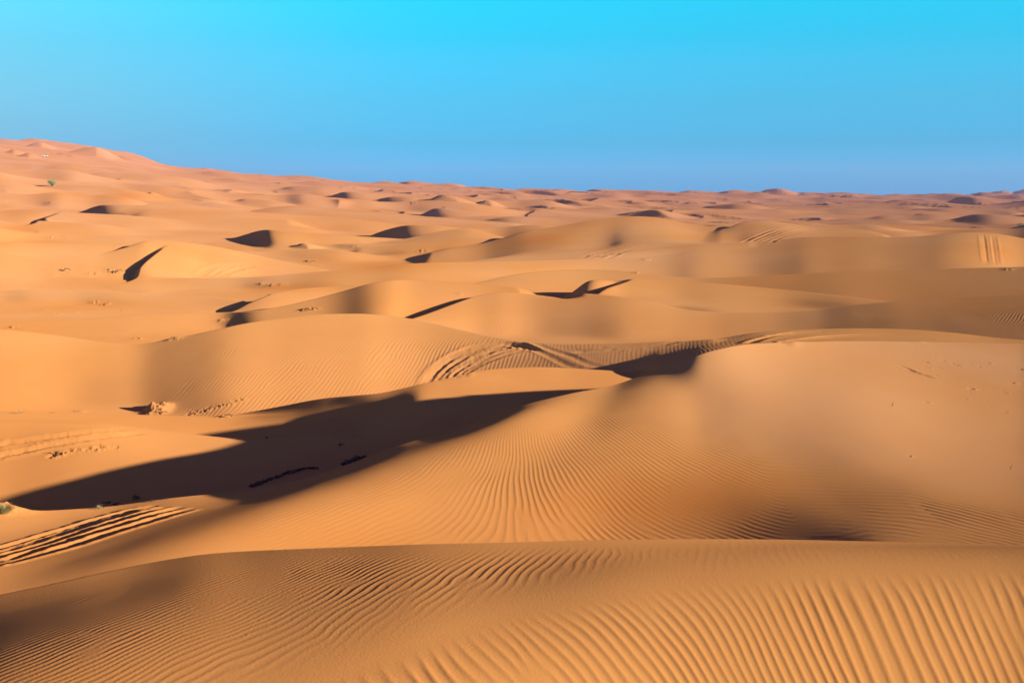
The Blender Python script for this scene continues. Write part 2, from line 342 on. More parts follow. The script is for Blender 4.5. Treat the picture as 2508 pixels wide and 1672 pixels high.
# main dune
add(.2, [[(-300, 1640, 13), (0, 1580, 14), (600, 1480, 16), (1254, 1480, 17.5), (1700, 1450, 19), (2020, 1440, 19.5), (2120, 1450, 18), (2300, 1450, 17.6), (2508, 1450, 17.3)],
         [(-300, 1520, 16), (0, 1455, 17.5), (600, 1345, 20), (1254, 1335, 21.5), (1500, 1330, 22), Zp(1700, -5.36, 21.9), Zp(1850, -5.27, 21.6), Zp(1950, -5.18, 21.3), Zp(2050, -5.08, 20.9), Zp(2150, -4.97, 20.3), Zp(2300, -4.93, 20.1), Zp(2508, -4.91, 20.0)],
         [(-300, 1430, 19.2), (0, 1400, 19.8), (600, 1280, 21.5), (1254, 1160, 25), (1500, 1118, 25.9), Zp(1700, -4.9, 25.2), Zp(1850, -4.95, 24.6), Zp(1990, -4.94, 24.2), Zp(2120, -4.9, 23.8), Zp(2300, -4.87, 22.8), Zp(2508, -4.89, 21.9)],
         [(-300, 1370, 22), (0, 1335, 22.5), (300, 1275, 23.8), (600, 1225, 24.5), (840, 1165, 25.2), (1121, 1075, 27), (1293, 1015, 28.5), (1500, 970, 31), Zp(1590, -4.225, 31.4), Zp(1650, -4.21, 31.2), Zp(1720, -4.28, 30.8), Zp(1800, -4.41, 29.7), Zp(1900, -4.60, 28.2), Zp(2100, -4.78, 26), Zp(2300, -4.90, 24.5), (2508, 1215, 23.5)],
         [(-300, 1262, 25), (0, 1254, 25.6), (130, 1250, 25.9), (250, 1242, 26.1), (400, 1222, 26.4), (600, 1200, 26.6), (720, 1178, 26.6), (840, 1141, 26.9), (978, 1089, 27.8), (1121, 1050, 28.8), (1293, 989, 30.5), (1407, 962, 31.5), (1500, 945, 32.6), (1560, 924, 33.5), (1600, 909, 34), (1640, 893, 34.4), (1675, 881, 34.2), (1700, 873, 34.1), (1750, 858, 34.7), (1830, 842, 36.5), (1950, 837, 39.1), (2100, 835, 42), (2300, 837, 45), (2508, 840, 47.5)]],
    sF=.55, r=.15, sm=[60, 50, 50, 40, 13])
# near dune
add(.12, [[Zp(-300, -3.2, 2.6), Zp(700, -3.3, 4.2), Zp(1254, -3.4, 5.0), Zp(2508, -3.75, 6)],
          [Zp(-300, -2.9, 4.8), Zp(0, -2.85, 5.1), Zp(700, -2.76, 5.9), Zp(1254, -2.73, 7.1), Zp(1600, -2.79, 7.6), Zp(2000, -2.85, 8.0), Zp(2508, -2.93, 8.5)],
          [Zp(-300, -2.74, 6.0), Zp(0, -2.67, 6.4), Zp(700, -2.60, 7.35), (1000, 1580, 8.05), (1254, 1490, 8.7), (1600, 1415, 9.25), (2000, 1385, 9.6), (2508, 1375, 9.95)],
          [(-300, 1520, 10.9), (0, 1457, 11.15), (100, 1437, 11.25), (200, 1415, 11.4), (300, 1393, 11.6), (400, 1373, 11.72), (533, 1354, 11.7), (700, 1346, 11.45), (850, 1340, 11.25), (1050, 1333, 11.0), (1254, 1329, 10.9), (1500, 1322, 10.95), (1750, 1320, 11.1), (1900, 1321, 11.25), (2200, 1327, 11.4), (2508, 1334, 11.5), (2800, 1345, 11.4)]],
    sF=.5, r=.12, sm=[60, 60, 60, 48])
def vis_y(u, v, ymin=0, ymax=1e9):
    """distance of the first visible ground at picture point (u, v)"""
    c = int(np.clip(np.searchsorted(UC, u), 0, NC - 1))
    vv = VH - H[:, c] / YR * FPX
    vv = np.minimum.accumulate(np.where(YR < 4.5, 9e9, vv))
    j = int(np.argmax(vv <= v)); j = min(max(j, 1), NR - 1)
    a_, b_ = vv[j - 1], vv[j]
    f_ = 0 if a_ - b_ < 1e-6 or a_ > 1e8 else (a_ - v) / (a_ - b_)
    return float(np.clip(YR[j - 1] + (YR[j] - YR[j - 1]) * f_, ymin, ymax))
def scar(line, depth, wpx, Wpx):
    """a narrow lee face along a picture line: the ground left of it lies lower and comes back up further left"""
    p = np.array([((u - U0) / FPX * vis_y(u, v), vis_y(u, v)) for u, v in line])
    p = p[np.argsort(p[:, 1])]
    y0, y1 = p[0, 1], p[-1, 1]; m = .25 * (y1 - y0) + .01
    j0, j1 = np.searchsorted(YR, y0 - m), np.searchsorted(YR, y1 + m)
    Y = YR[j0:j1]; xs = np.interp(Y, p[:, 1], p[:, 0])
    tp = sstep(y0 - m, y0 + m, Y) * (1 - sstep(y1 - m, y1 + m, Y))
    k_ = Y / FPX
    q = (Xg[j0:j1] - xs[:, None]) / k_[:, None]                   # pixels right of the line
    dz = depth * tp[:, None] * (1 - sstep(-wpx / 2, wpx / 2, q)) * np.exp(-np.maximum(-q - wpx / 2, 0) / Wpx)
    H[j0:j1] -= dz.astype(np.float32)
scar([(328, 680), (336, 655), (362, 630), (394, 606)], .7, 20, 60)
scar([(558, 764), (600, 744), (655, 722)], .4, 14, 60)
scar([(1412, 718), (1470, 702), (1532, 682)], .9, 50, 70)
scar([(82, 545), (105, 533), (132, 524)], 1.2, 16, 70)
print("dunes", round(time.time() - T0, 1))
H = H.astype(np.float32)

# ------------------------------------------------------------------ wheel tracks, footprints and slips pressed into the sand
def ground_line(line, n=160):
    p = np.array(line, float)
    t = np.r_[0, np.cumsum(np.hypot(np.diff(p[:, 0]), np.diff(p[:, 1])))]
    tt = np.linspace(0, t[-1], n)
    u = pchip(t, p[:, 0], tt); v = pchip(t, p[:, 1], tt)
    y = np.array([vis_y(a_, b_) for a_, b_ in zip(u, v)])
    k = np.ones(7) / 7
    y = np.convolve(np.pad(y, 3, mode='edge'), k, 'valid')
    return np.stack([(u - U0) / FPX * y, y], 1)

def groove(line, w, depth, berm=.6, ends=.1, rough=.25, seed=0):
    """a rut with raised edges along a picture line laid on the ground; w = half width in metres"""
    global H
    P = ground_line(line)
    R = w * 4.5
    j0, j1 = np.searchsorted(YR, P[:, 1].min() - R), np.searchsorted(YR, P[:, 1].max() + R)
    xa = [(P[:, 0].min() - R) / q for q in (YR[j0], YR[min(j1, NR - 1)])]; xb = [(P[:, 0].max() + R) / q for q in (YR[j0], YR[min(j1, NR - 1)])]
    c0, c1 = np.searchsorted(AC, min(xa)), np.searchsorted(AC, max(xb))
    if j1 <= j0 or c1 <= c0: return
    X, Y = Xg[j0:j1, c0:c1], Yg[j0:j1, c0:c1]
    best = np.full(X.shape, 1e9, np.float32); side = np.zeros_like(best); tpos = np.zeros_like(best)
    n = len(P) - 1
    for i in range(n):
        ax, ay = P[i]; bx, by = P[i + 1]; dx, dy = bx - ax, by - ay
        l2 = dx * dx + dy * dy + 1e-9
        m0, m1 = min(ay, by) - R, max(ay, by) + R
        a0, a1 = np.searchsorted(Y[:, 0], m0), np.searchsorted(Y[:, 0], m1)
        if a1 <= a0: continue
        t = np.clip(((X[a0:a1] - ax) * dx + (Y[a0:a1] - ay) * dy) / l2, 0, 1)
        ex = X[a0:a1] - ax - t * dx; ey = Y[a0:a1] - ay - t * dy
        d2 = ex * ex + ey * ey
        b_ = d2 < best[a0:a1]
        best[a0:a1] = np.where(b_, d2, best[a0:a1]); tpos[a0:a1] = np.where(b_, (i + t) / n, tpos[a0:a1])
        side[a0:a1] = np.where(b_, np.sign(ex * dy - ey * dx), side[a0:a1])
    d = np.sqrt(best) / w
    tap = sstep(0, ends, tpos) * (1 - sstep(1 - ends, 1, tpos))
    nz = 1 + rough * vnoise(X / w * .7, Y / w * .7, seed) + rough * .6 * vnoise(X / w * 2, Y / w * 2, seed + 5)
    dz = .55 * depth * tap * nz * (-np.exp(-d ** 4) + berm * np.exp(-((d - 1.75) / .55) ** 2))
    H[j0:j1, c0:c1] += dz.astype(np.float32)
    SMOOTH[j0:j1, c0:c1] = np.maximum(SMOOTH[j0:j1, c0:c1], np.exp(-(d / 2.2) ** 4) * tap)

def pit(u, v, r, depth, seed=0, el=1.0, ang=0.0):
    """a footprint-like dent with a pushed up rim"""
    global H
    y = vis_y(u, v); x = (u - U0) / FPX * y
    r = r * .55; depth = depth * .28
    R = r * 3 * max(el, 1)
    j0, j1 = np.searchsorted(YR, y - R), np.searchsorted(YR, y + R)
    c0, c1 = np.searchsorted(AC, (x - R) / y), np.searchsorted(AC, (x + R) / y)
    if j1 <= j0 or c1 <= c0: return
    X, Y = Xg[j0:j1, c0:c1] - x, Yg[j0:j1, c0:c1] - y
    ca, sa = math.cos(ang), math.sin(ang)
    q = np.sqrt(((X * ca + Y * sa) / el) ** 2 + (-X * sa + Y * ca) ** 2) / r * (1 + .3 * vnoise(X / r * 1.5, Y / r * 1.5, seed))
    H[j0:j1, c0:c1] += (depth * (-np.exp(-q ** 2) + .55 * np.exp(-((q - 1.5) / .5) ** 2) * (1 + .6 * np.sign(X)))).astype(np.float32)

def lump(u, v, r, h, seed=0, el=1.0, ang=0.0, rough=.5):
    """a rough little mound of caked sand"""
    global H
    y = vis_y(u, v); x = (u - U0) / FPX * y
    r = r * .75; h = h * .34
    R = r * 3.2 * max(el, 1)
    j0, j1 = np.searchsorted(YR, y - R), np.searchsorted(YR, y + R)
    c0, c1 = np.searchsorted(AC, (x - R) / y), np.searchsorted(AC, (x + R) / y)
    if j1 <= j0 or c1 <= c0: return
    X, Y = Xg[j0:j1, c0:c1] - x, Yg[j0:j1, c0:c1] - y
    ca, sa = math.cos(ang), math.sin(ang)
    a_ = X * ca + Y * sa; b_ = -X * sa + Y * ca
    q = np.sqrt((a_ / el) ** 2 + b_ ** 2) / r
    n = 1 + rough * fbm(X / r * 1.7, Y / r * 1.7, seed, 3)
    H[j0:j1, c0:c1] += (h * np.exp(-q ** 2) * np.maximum(n, .1)).astype(np.float32)

SMOOTH = np.zeros((NR, NC), np.float32)                  # where wheels and slips have wiped the ripples away
H0 = H.copy()
rg = random.Random(5)
def fan(a, b, n, w, depth, mid=None, seed=0):
    """n ruts spread between picture lines a and b"""
    for i in range(n):
        f = i / max(n - 1, 1)
        groove([(p[0] + (q[0] - p[0]) * f + rg.uniform(-1, 1), p[1] + (q[1] - p[1]) * f + rg.uniform(-.6, .6)) for p, q in zip(a, b)], w * rg.uniform(.8, 1.2), depth * rg.uniform(.7, 1.2), seed=seed + i)
# parallel ruts, lower left
for i, ln in enumerate([
    [(-40, 1352), (20, 1338), (90, 1318), (180, 1292), (260, 1268), (340, 1247), (390, 1238)],
    [(-40, 1362), (30, 1343), (120, 1315), (220, 1285), (300, 1262), (350, 1248)],
    [(-40, 1374), (40, 1351), (130, 1325), (230, 1294), (330, 1265), (420, 1240)],
    [(-40, 1384), (50, 1360), (150, 1330), (250, 1300), (340, 1274), (450, 1243)],
    [(-40, 1390), (60, 1366), (160, 1341), (260, 1309), (370, 1276), (470, 1247)]]):
    groove(ln, .13, .045, berm=.7, ends=.06, rough=.3, seed=20 + i)
# sweeping arcs on the rippled dome
arcA = [(1036, 944), (1060, 912), (1090, 884), (1130, 862), (1175, 846), (1225, 842), (1290, 850)]
arcB = [(1120, 926), (1150, 905), (1185, 888), (1225, 872), (1260, 862), (1295, 857), (1330, 857)]
fan(arcA, arcB, 6, .22, .075, seed=40)
groove([(1268, 842), (1300, 852), (1350, 874), (1400, 897), (1430, 903)], .16, .03, seed=60)
groove([(1310, 843), (1350, 856), (1400, 873), (1450, 893), (1500, 901)], .16, .03, seed=61)
groove([(1400, 862), (1470, 858), (1540, 852), (1610, 845), (1668, 836)], .25, .06, berm=1, seed=62)
groove([(1480, 896), (1540, 899), (1600, 906)], .2, .04, seed=63)
# ruts on the crest behind the main dune
groove([(1830, 842), (1860, 832), (1900, 822), (1960, 814), (2030, 812)], .25, .09, seed=64)
groove([(1900, 840), (1960, 832), (2030, 824), (2110, 820), (2180, 822)], .22, .08, seed=65)
# valley ruts
groove([(-20, 1092), (30, 1084), (75, 1078), (140, 1069), (200, 1061), (260, 1056), (310, 1055)], .13, .07, berm=.9, seed=66)
groove([(-20, 1120), (60, 1105), (120, 1092), (180, 1082), (240, 1072), (300, 1066), (360, 1062)], .13, .07, berm=.9, seed=67)
groove([(640, 1050), (700, 1037), (760, 1026), (840, 1014)], .1, .03, seed=68)
groove([(690, 1054), (750, 1040), (820, 1028), (900, 1018)], .1, .03, seed=69)
# ruts on the far slopes
fan([(485, 676), (520, 658), (560, 648), (610, 648)], [(540, 676), (570, 664), (610, 655), (650, 653)], 4, .4, .10, seed=70)
fan([(1815, 596), (1850, 580), (1900, 562), (1950, 553)], [(1880, 596), (1910, 582), (1960, 568), (2010, 560)], 5, .4, .09, seed=76)
fan([(1420, 632), (1500, 610), (1560, 595)], [(1480, 636), (1540, 612), (1600, 598)], 4, .4, .07, seed=82)
for i, du in enumerate((0, 7, 18, 27)):
    groove([(2405 + du, 572), (2408 + du, 590), (2412 + du, 620), (2416 + du, 650)], .30, .075, ends=.2, seed=90 + i)
# footprints
for i in range(9):
    pit(468 + 15 * i + rg.uniform(-3, 3), 1014 - 4.6 * i + rg.uniform(-1.5, 1.5), .17, .10, i, 1.5, .4)
for i in range(16):
    u = 700 + i * 15; pit(u + rg.uniform(-6, 6), 1044 - (u - 700) * .10 + rg.uniform(-7, 5), .10, .05, i, 1.3, .3)
for u, v, r, dp in [(130, 1116, .16, .12), (152, 1108, .1, .06), (168, 1105, .13, .06), (190, 1102, .1, .05), (215, 1100, .11, .06), (242, 1096, .15, .09), (285, 1096, .09, .05), (228, 1103, .09, .05)]:
    pit(u, v, r, dp, int(u), 1.6, .5)
for u, v, r, dp in [(2266, 886, .12, .06), (2312, 882, .09, .04), (2340, 893, .14, .07), (2404, 886, .1, .05), (2418, 888, .13, .05), (2497, 904, .15, .07), (2302, 900, .09, .04), (2271, 898, .12, .04), (2382, 893, .07, .04), (2398, 898, .08, .04),
                    (2297, 920, .08, .04), (2377, 952, .12, .07), (2479, 937, .12, .06), (2460, 961, .1, .05), (2270, 984, .08, .06), (2366, 977, .07, .04), (2428, 996, .06, .03), (2462, 1009, .08, .03), (2228, 1117, .05, .04), (2290, 878, .07, .03)]:
    pit(u, v, r, dp, int(u), 1.5, -.45)
for u, v in [(2256, 838), (2235, 836)]:
    lump(u, v, .14, .08, int(u))
# small slip scarp on the plateau
groove([(2185, 893), (2205, 896), (2225, 904), (2250, 914), (2275, 922), (2297, 929)], .10, .045, berm=.4, ends=.3, rough=.5, seed=101)
# eroded caked mounds
lump(6, 1256, .42, .55, 2, 1.2, 0, .25); lump(383, 1003, .6, 1.0, 3, 1.0, 0, .45); lump(396, 1010, .35, .35, 4); lump(370, 1012, .3, .3, 5, rough=.7)
lump(545, 1020, .22, .16, 6, 1.3, 0, .6); lump(195, 1008, .25, .16, 7, 1.3, 0, .6)
for u, v, r, h in [(120, 661, .5, .3), (150, 663, .8, .35), (172, 668, .5, .25), (130, 673, .5, .3), (228, 672, .8, .35), (242, 668, .5, .25), (272, 662, .7, .45), (280, 668, .8, .5), (300, 667, .5, .25), (610, 665, .7, .35), (757, 640, .8, .6), (733, 638, .4, .2), (757, 758, .5, .4),
                   (126, 582, .9, .5), (165, 581, .8, .4), (122, 497, 1.2, .6), (880, 592, .9, .4), (870, 602, .7, .4), (1037, 614, .8, .4), (1125, 720, .3, .25), (1275, 716, .3, .2), (105, 760, .5, .25), (140, 770, .6, .25), (310, 760, .4, .3), (335, 830, .5, .25), (425, 829, .4, .2), (230, 740, .5, .2), (260, 745, .5, .2), (180, 765, .4, .2), (540, 785, .4, .2), (8, 465, 1.5, .7), (20, 470, 1.5, .7), (1018, 497, 1.8, .9), (1092, 509, 1.5, .6),
                   (640, 695, .5, .2), (665, 698, .5, .2), (690, 696, .5, .2), (1560, 668, .6, .3), (1580, 636, .7, .3), (1455, 626, .8, .4), (2470, 660, .5, .3), (62, 805, .4, .2), (30, 802, .4, .2)]:
    lump(u, v, r, h, int(u + v), 1.4, rg.uniform(-.3, .3), .7)

# ------------------------------------------------------------------ wind ripples
def blur2(a, n):
    k = np.hanning(2 * n + 3)[1:-1]; k /= k.sum()
    a = np.apply_along_axis(lambda q: np.convolve(np.pad(q, n, mode='wrap'), k, 'valid'), 0, a)
    return np.apply_along_axis(lambda q: np.convolve(np.pad(q, n, mode='wrap'), k, 'valid'), 1, a)
nr_ = np.random.RandomState(4)
MODN = 512
mod_re = blur2(nr_.randn(MODN, MODN), 7); mod_im = blur2(nr_.randn(MODN, MODN), 7)
mod_re /= mod_re.std(); mod_im /= mod_im.std()
def sample(tex, x, y):
    x = np.mod(x, MODN); y = np.mod(y, MODN)
    ix = np.floor(x).astype(np.int32); iy = np.floor(y).astype(np.int32); fx = (x - ix).astype(np.float32); fy = (y - iy).astype(np.float32)
    ix %= MODN; iy %= MODN; i2 = (ix + 1) % MODN; j2 = (iy + 1) % MODN
    return (tex[iy, ix] * (1 - fx) + tex[iy, i2] * fx) * (1 - fy) + (tex[j2, ix] * (1 - fx) + tex[j2, i2] * fx) * fy
def ripples(j0, j1, phase, amp, defect=.55, sx=.12, sy=.5, skew=.32):
    """asymmetric ripples; phase in radians; a slowly varying complex factor makes the Y-shaped junctions"""
    X, Y = Xg[j0:j1], Yg[j0:j1]
    re = 1.0 + defect * sample(mod_re, X / sx, Y / sy); im = defect * sample(mod_im, X / sx, Y / sy)
    p = phase + np.arctan2(im, re)
    a = np.clip(np.sqrt(re * re + im * im) / .8, 0, 1)
    h = np.cos(p + skew * np.sin(p) * 1.0) + .12 * np.cos(2 * p + .9)
    keep = 1 - .92 * SMOOTH[j0:j1]
    H[j0:j1] += (amp * a * h * keep).astype(np.float32)
UU = np.repeat(UC[None, :], NR, 0).astype(np.float32)
VV = (VH - H0 / Yg * FPX).astype(np.float32)
def box(u, v, pts):
    """piecewise linear v(u) limit"""
    p = np.array(pts, float)
    return np.interp(u, p[:, 0], p[:, 1])
TAU = 2 * math.pi
# near dune
j1 = int(np.searchsorted(YR, 13.5))
X, Y, U_, V_ = Xg[:j1], Yg[:j1], UU[:j1], VV[:j1]
sp = box(UC, 0, [(-900, 2600), (0, 1950), (700, 1690), (1000, 1580), (1254, 1490), (1600, 1415), (2000, 1385), (2508, 1375), (3400, 1370)])[None, :]
below = V_ - sp                                                        # picture pixels below the brow
fr = sstep(10, 110, below)                                            # camera side
bk = sstep(25, 120, -below) * sstep(6, 45, V_ - box(UC, 0, [(-900, 1600), (0, 1470), (300, 1400), (700, 1350), (1254, 1328), (1900, 1318), (2508, 1333), (3400, 1340)])[None, :])
bk = np.where(U_ > 1700, bk * .5 + .35 * sstep(-60, -5, below * 0 - 10) * sstep(3, 12, -below) * .5, bk)
tilt = np.interp(X, [-4, -1.5, 0, .8, 1.9, 4], [.05, .10, .42, .40, .08, -.10])
ph = TAU / .086 * (X + tilt * (Y - 9.0) + (.05 * fbm(X / .9, Y / 2.0, 31, 3)))
ripples(0, j1, ph, 0.0028 * fr * (.82 + .32 * fbm(X / .7, Y / .9, 33, 3)), defect=.68, sx=.04, sy=.16)
tb = np.interp(X, [-4, -2, 0, 2, 4], [-.42, -.40, -.22, -.1, -.1])
phb = TAU / .068 * (X + tb * (Y - 10.5) + .045 * fbm(X / .6, Y / 1.0, 35, 3))
ripples(0, j1, phb, .00135 * np.clip(bk, 0, 1) * (.75 + .35 * fbm(X / .9, Y / 1.2, 37, 2)), defect=.6, sx=.03, sy=.08)
# main dune
j0, j1 = int(np.searchsorted(YR, 14)), int(np.searchsorted(YR, 36))
X, Y, U_, V_ = Xg[j0:j1], Yg[j0:j1], UU[j0:j1], VV[j0:j1]
cr = box(UC, 0, [(-900, 1280), (0, 1300), (300, 1285), (600, 1215), (840, 1150), (1121, 1058), (1293, 1000), (1500, 965), (1700, 975), (1900, 1050), (2100, 1112), (2300, 1175), (2508, 1215), (3400, 1260)])[None, :]
m = sstep(8, 70, V_ - cr) * (1 - .85 * sstep(0, 1, np.exp(-((U_ - 1760) / 170) ** 2 - ((V_ - 1225) / 55) ** 2) * 1.3)) * (1 - .9 * np.exp(-((U_ - 1965) / 75) ** 2 - ((V_ - 1300) / 45) ** 2))
m = m * np.interp(U_, [0, 500, 900, 1200, 1500, 2000, 2300], [.4, .45, .45, .65, .95, 1.25, 1.9])
tl = np.interp(X, [-8, -4, -2, -.5, 1, 3, 4.5, 6, 8], [-.55, -.5, -.42, -.15, .25, .5, .55, .6, .6])
ph = TAU / np.interp(X, [-8, 4.5, 6.5], [.108, .115, .15]) * ((X + tl * (Y - 23.5)) / np.sqrt(1 + tl * tl) + .06 * fbm(X / 1.3, Y / 2.2, 51, 3))
ripples(j0, j1, ph, .0031 * m * (.85 + .4 * fbm(X / 1.4, Y / 2.0, 53, 3)), defect=.75, sx=.05, sy=.16)
m2 = .25 * sstep(-140, -30, V_ - cr) * (1 - sstep(-20, 20, V_ - cr)) * sstep(1800, 2100, U_)
ripples(j0, j1, TAU / .16 * (X + .9 * (Y - 27) + .2 * fbm(X / 1.2, Y / 2, 55, 2)), .006 * m2, defect=.8, sx=.06, sy=.15)
# crest behind, rippled dome and the broad dune behind it
j0, j1 = int(np.searchsorted(YR, 47)), int(np.searchsorted(YR, 76))
X, Y, U_, V_ = Xg[j0:j1], Yg[j0:j1], UU[j0:j1], VV[j0:j1]
m = np.interp(U_, [0, 350, 480, 620, 1100, 1230, 1400, 1700, 2508], [.4, .35, .5, 1, 1, .7, .3, .22, .3]) * sstep(800, 850, V_) * np.where(U_ > 850, sstep(53.5, 55.5, Y), 1)
ph = TAU / .19 * (X - .12 * (Y - 60) + .15 * fbm(X / 2.6, Y / 5, 61, 3))
ripples(j0, j1, ph, .0062 * m, defect=.5, sx=.12, sy=.5)
j0, j1 = int(np.searchsorted(YR, 76)), int(np.searchsorted(YR, 112))
X, Y, U_, V_ = Xg[j0:j1], Yg[j0:j1], UU[j0:j1], VV[j0:j1]
m = np.interp(U_, [900, 1300, 1600, 1900, 2508], [.2, .5, .7, .9, 1]) * sstep(725, 760, V_) * sstep(940, 1000, U_)
ph = TAU / .27 * (X + .25 * (Y - 90) + .2 * fbm(X / 3, Y / 6, 65, 3))
ripples(j0, j1, ph, .0075 * m, defect=.5, sx=.15, sy=.6)
# faint unevenness of wind-packed sand everywhere
H += (sstep(14, 24, Yg) * (1 - sstep(60, 110, Yg)) * .006 * fbm(Xg / 2.2, Yg / 3.0, 91, 3)).astype(np.float32)
print("detail", round(time.time() - T0, 1))


# sand colour: paler fine sand on the broad tops, coarse deep orange sand in the hollows, painted haze far out
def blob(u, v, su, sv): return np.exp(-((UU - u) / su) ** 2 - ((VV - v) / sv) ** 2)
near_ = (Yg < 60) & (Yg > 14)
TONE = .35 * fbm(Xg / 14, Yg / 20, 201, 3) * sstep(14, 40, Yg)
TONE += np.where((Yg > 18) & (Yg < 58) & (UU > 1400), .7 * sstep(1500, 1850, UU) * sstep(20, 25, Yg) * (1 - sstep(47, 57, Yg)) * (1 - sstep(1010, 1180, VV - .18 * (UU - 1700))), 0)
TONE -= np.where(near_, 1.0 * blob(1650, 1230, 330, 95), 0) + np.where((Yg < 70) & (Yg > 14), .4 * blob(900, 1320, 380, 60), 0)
TONE += sstep(45, 90, Yg) * .2 + .35 * sstep(200, 700, Yg)  # paler middle dunes; beyond them haze is painted into the tone
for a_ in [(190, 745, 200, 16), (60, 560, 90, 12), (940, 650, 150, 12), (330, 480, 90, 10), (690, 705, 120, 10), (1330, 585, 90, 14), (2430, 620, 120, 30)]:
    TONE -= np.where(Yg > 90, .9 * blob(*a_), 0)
HAZE_TINT = (.55 * sstep(180, 420, Yg) + .45 * sstep(400, 1100, Yg)).astype(np.float32)   # haze painted into the colour: distant sand dimmer and pinker
TONE = np.clip(TONE, -1, 1.1).astype(np.float32)

# ------------------------------------------------------------------ materials
def new_mat(name):
    m = bpy.data.materials.new(name); m.use_nodes = True
    nt = m.node_tree; nt.nodes.clear()
    return m, nt, nt.nodes.new, nt.links.new

def sand_material():
    m, nt, N, L = new_mat("sand")
    out = N("ShaderNodeOutputMaterial"); bs = N("ShaderNodeBsdfDiffuse")
    bs.inputs['Roughness'].default_value = .6
    geo = N("ShaderNodeNewGeometry")
    n1 = N("ShaderNodeTexNoise"); n1.inputs['Scale'].default_value = .05; n1.inputs['Detail'].default_value = 5
    L(geo.outputs['Position'], n1.inputs['Vector'])
    r = N("ShaderNodeValToRGB")
    r.color_ramp.elements[0].position = .35; r.color_ramp.elements[0].color = (.565, .243, .071, 1)
    r.color_ramp.elements[1].position = .65; r.color_ramp.elements[1].color = (.605, .282, .096, 1)
    L(n1.outputs['Fac'], r.inputs['Fac'])
    n2 = N("ShaderNodeTexNoise"); n2.inputs['Scale'].default_value = 55; n2.inputs['Detail'].default_value = 4
    L(geo.outputs['Position'], n2.inputs['Vector'])
    bp = N("ShaderNodeBump"); bp.inputs['Strength'].default_value = .4; bp.inputs['Distance'].default_value = .004
    L(n2.outputs['Fac'], bp.inputs['Height']); L(bp.outputs['Normal'], bs.inputs['Normal'])
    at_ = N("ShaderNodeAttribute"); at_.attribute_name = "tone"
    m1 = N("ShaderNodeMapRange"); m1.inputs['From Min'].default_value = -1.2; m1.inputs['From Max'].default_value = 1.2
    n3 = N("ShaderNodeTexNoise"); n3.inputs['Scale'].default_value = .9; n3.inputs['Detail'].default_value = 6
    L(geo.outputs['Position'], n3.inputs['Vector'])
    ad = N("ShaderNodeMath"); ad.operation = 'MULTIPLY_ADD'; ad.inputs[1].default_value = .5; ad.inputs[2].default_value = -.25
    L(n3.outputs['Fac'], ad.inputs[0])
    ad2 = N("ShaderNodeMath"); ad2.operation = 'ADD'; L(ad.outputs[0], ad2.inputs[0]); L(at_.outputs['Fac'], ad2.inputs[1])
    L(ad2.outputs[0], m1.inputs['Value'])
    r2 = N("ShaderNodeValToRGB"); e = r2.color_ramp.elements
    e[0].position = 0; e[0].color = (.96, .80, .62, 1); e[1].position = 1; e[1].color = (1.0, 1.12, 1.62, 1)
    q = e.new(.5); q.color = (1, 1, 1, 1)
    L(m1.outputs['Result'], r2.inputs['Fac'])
    mx = N("ShaderNodeMix"); mx.data_type = 'RGBA'; mx.blend_type = 'MULTIPLY'; mx.inputs[0].default_value = 1
    L(r.outputs['Color'], mx.inputs[6]); L(r2.outputs['Color'], mx.inputs[7])
    a2 = N("ShaderNodeAttribute"); a2.attribute_name = "haze_tint"
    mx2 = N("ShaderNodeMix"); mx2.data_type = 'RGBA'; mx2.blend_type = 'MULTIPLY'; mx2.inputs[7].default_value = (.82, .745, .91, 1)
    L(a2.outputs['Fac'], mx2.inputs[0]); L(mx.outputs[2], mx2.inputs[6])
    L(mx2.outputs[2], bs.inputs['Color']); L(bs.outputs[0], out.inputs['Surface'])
    return m
SAND = sand_material()

# ------------------------------------------------------------------ sand sheet
def sheet(name, j0, j1):
    X, Y, Z = Xg[j0:j1], Yg[j0:j1], H[j0:j1]
    nr = j1 - j0
    co = np.stack([X, Y, Z], -1).reshape(-1, 3).astype(np.float32)
    idx = np.arange(nr * NC, dtype=np.int32).reshape(nr, NC)
    q = np.stack([idx[:-1, :-1], idx[:-1, 1:], idx[1:, 1:], idx[1:, :-1]], -1).reshape(-1)
    me = bpy.data.meshes.new(name)
    me.vertices.add(len(co)); me.vertices.foreach_set("co", co.ravel())
    nf = len(q) // 4
    me.loops.add(len(q)); me.loops.foreach_set("vertex_index", q)
    me.polygons.add(nf)
    me.polygons.foreach_set("loop_start", np.arange(0, nf * 4, 4, dtype=np.int32))
    me.polygons.foreach_set("use_smooth", np.ones(nf, bool))
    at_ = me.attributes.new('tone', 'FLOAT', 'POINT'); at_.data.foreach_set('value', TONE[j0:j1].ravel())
    at_ = me.attributes.new('haze_tint', 'FLOAT', 'POINT'); at_.data.foreach_set('value', HAZE_TINT[j0:j1].ravel())
    me.update(calc_edges=True)
    me.materials.append(SAND)
    o = bpy.data.objects.new(name, me); col.objects.link(o)
    o['kind'] = 'structure'
    return o
ground = sheet("sand_dunes", 0, NR)
ground['label'] = "orange rippled sand dunes rolling away to the horizon"
print("mesh", round(time.time() - T0, 1))


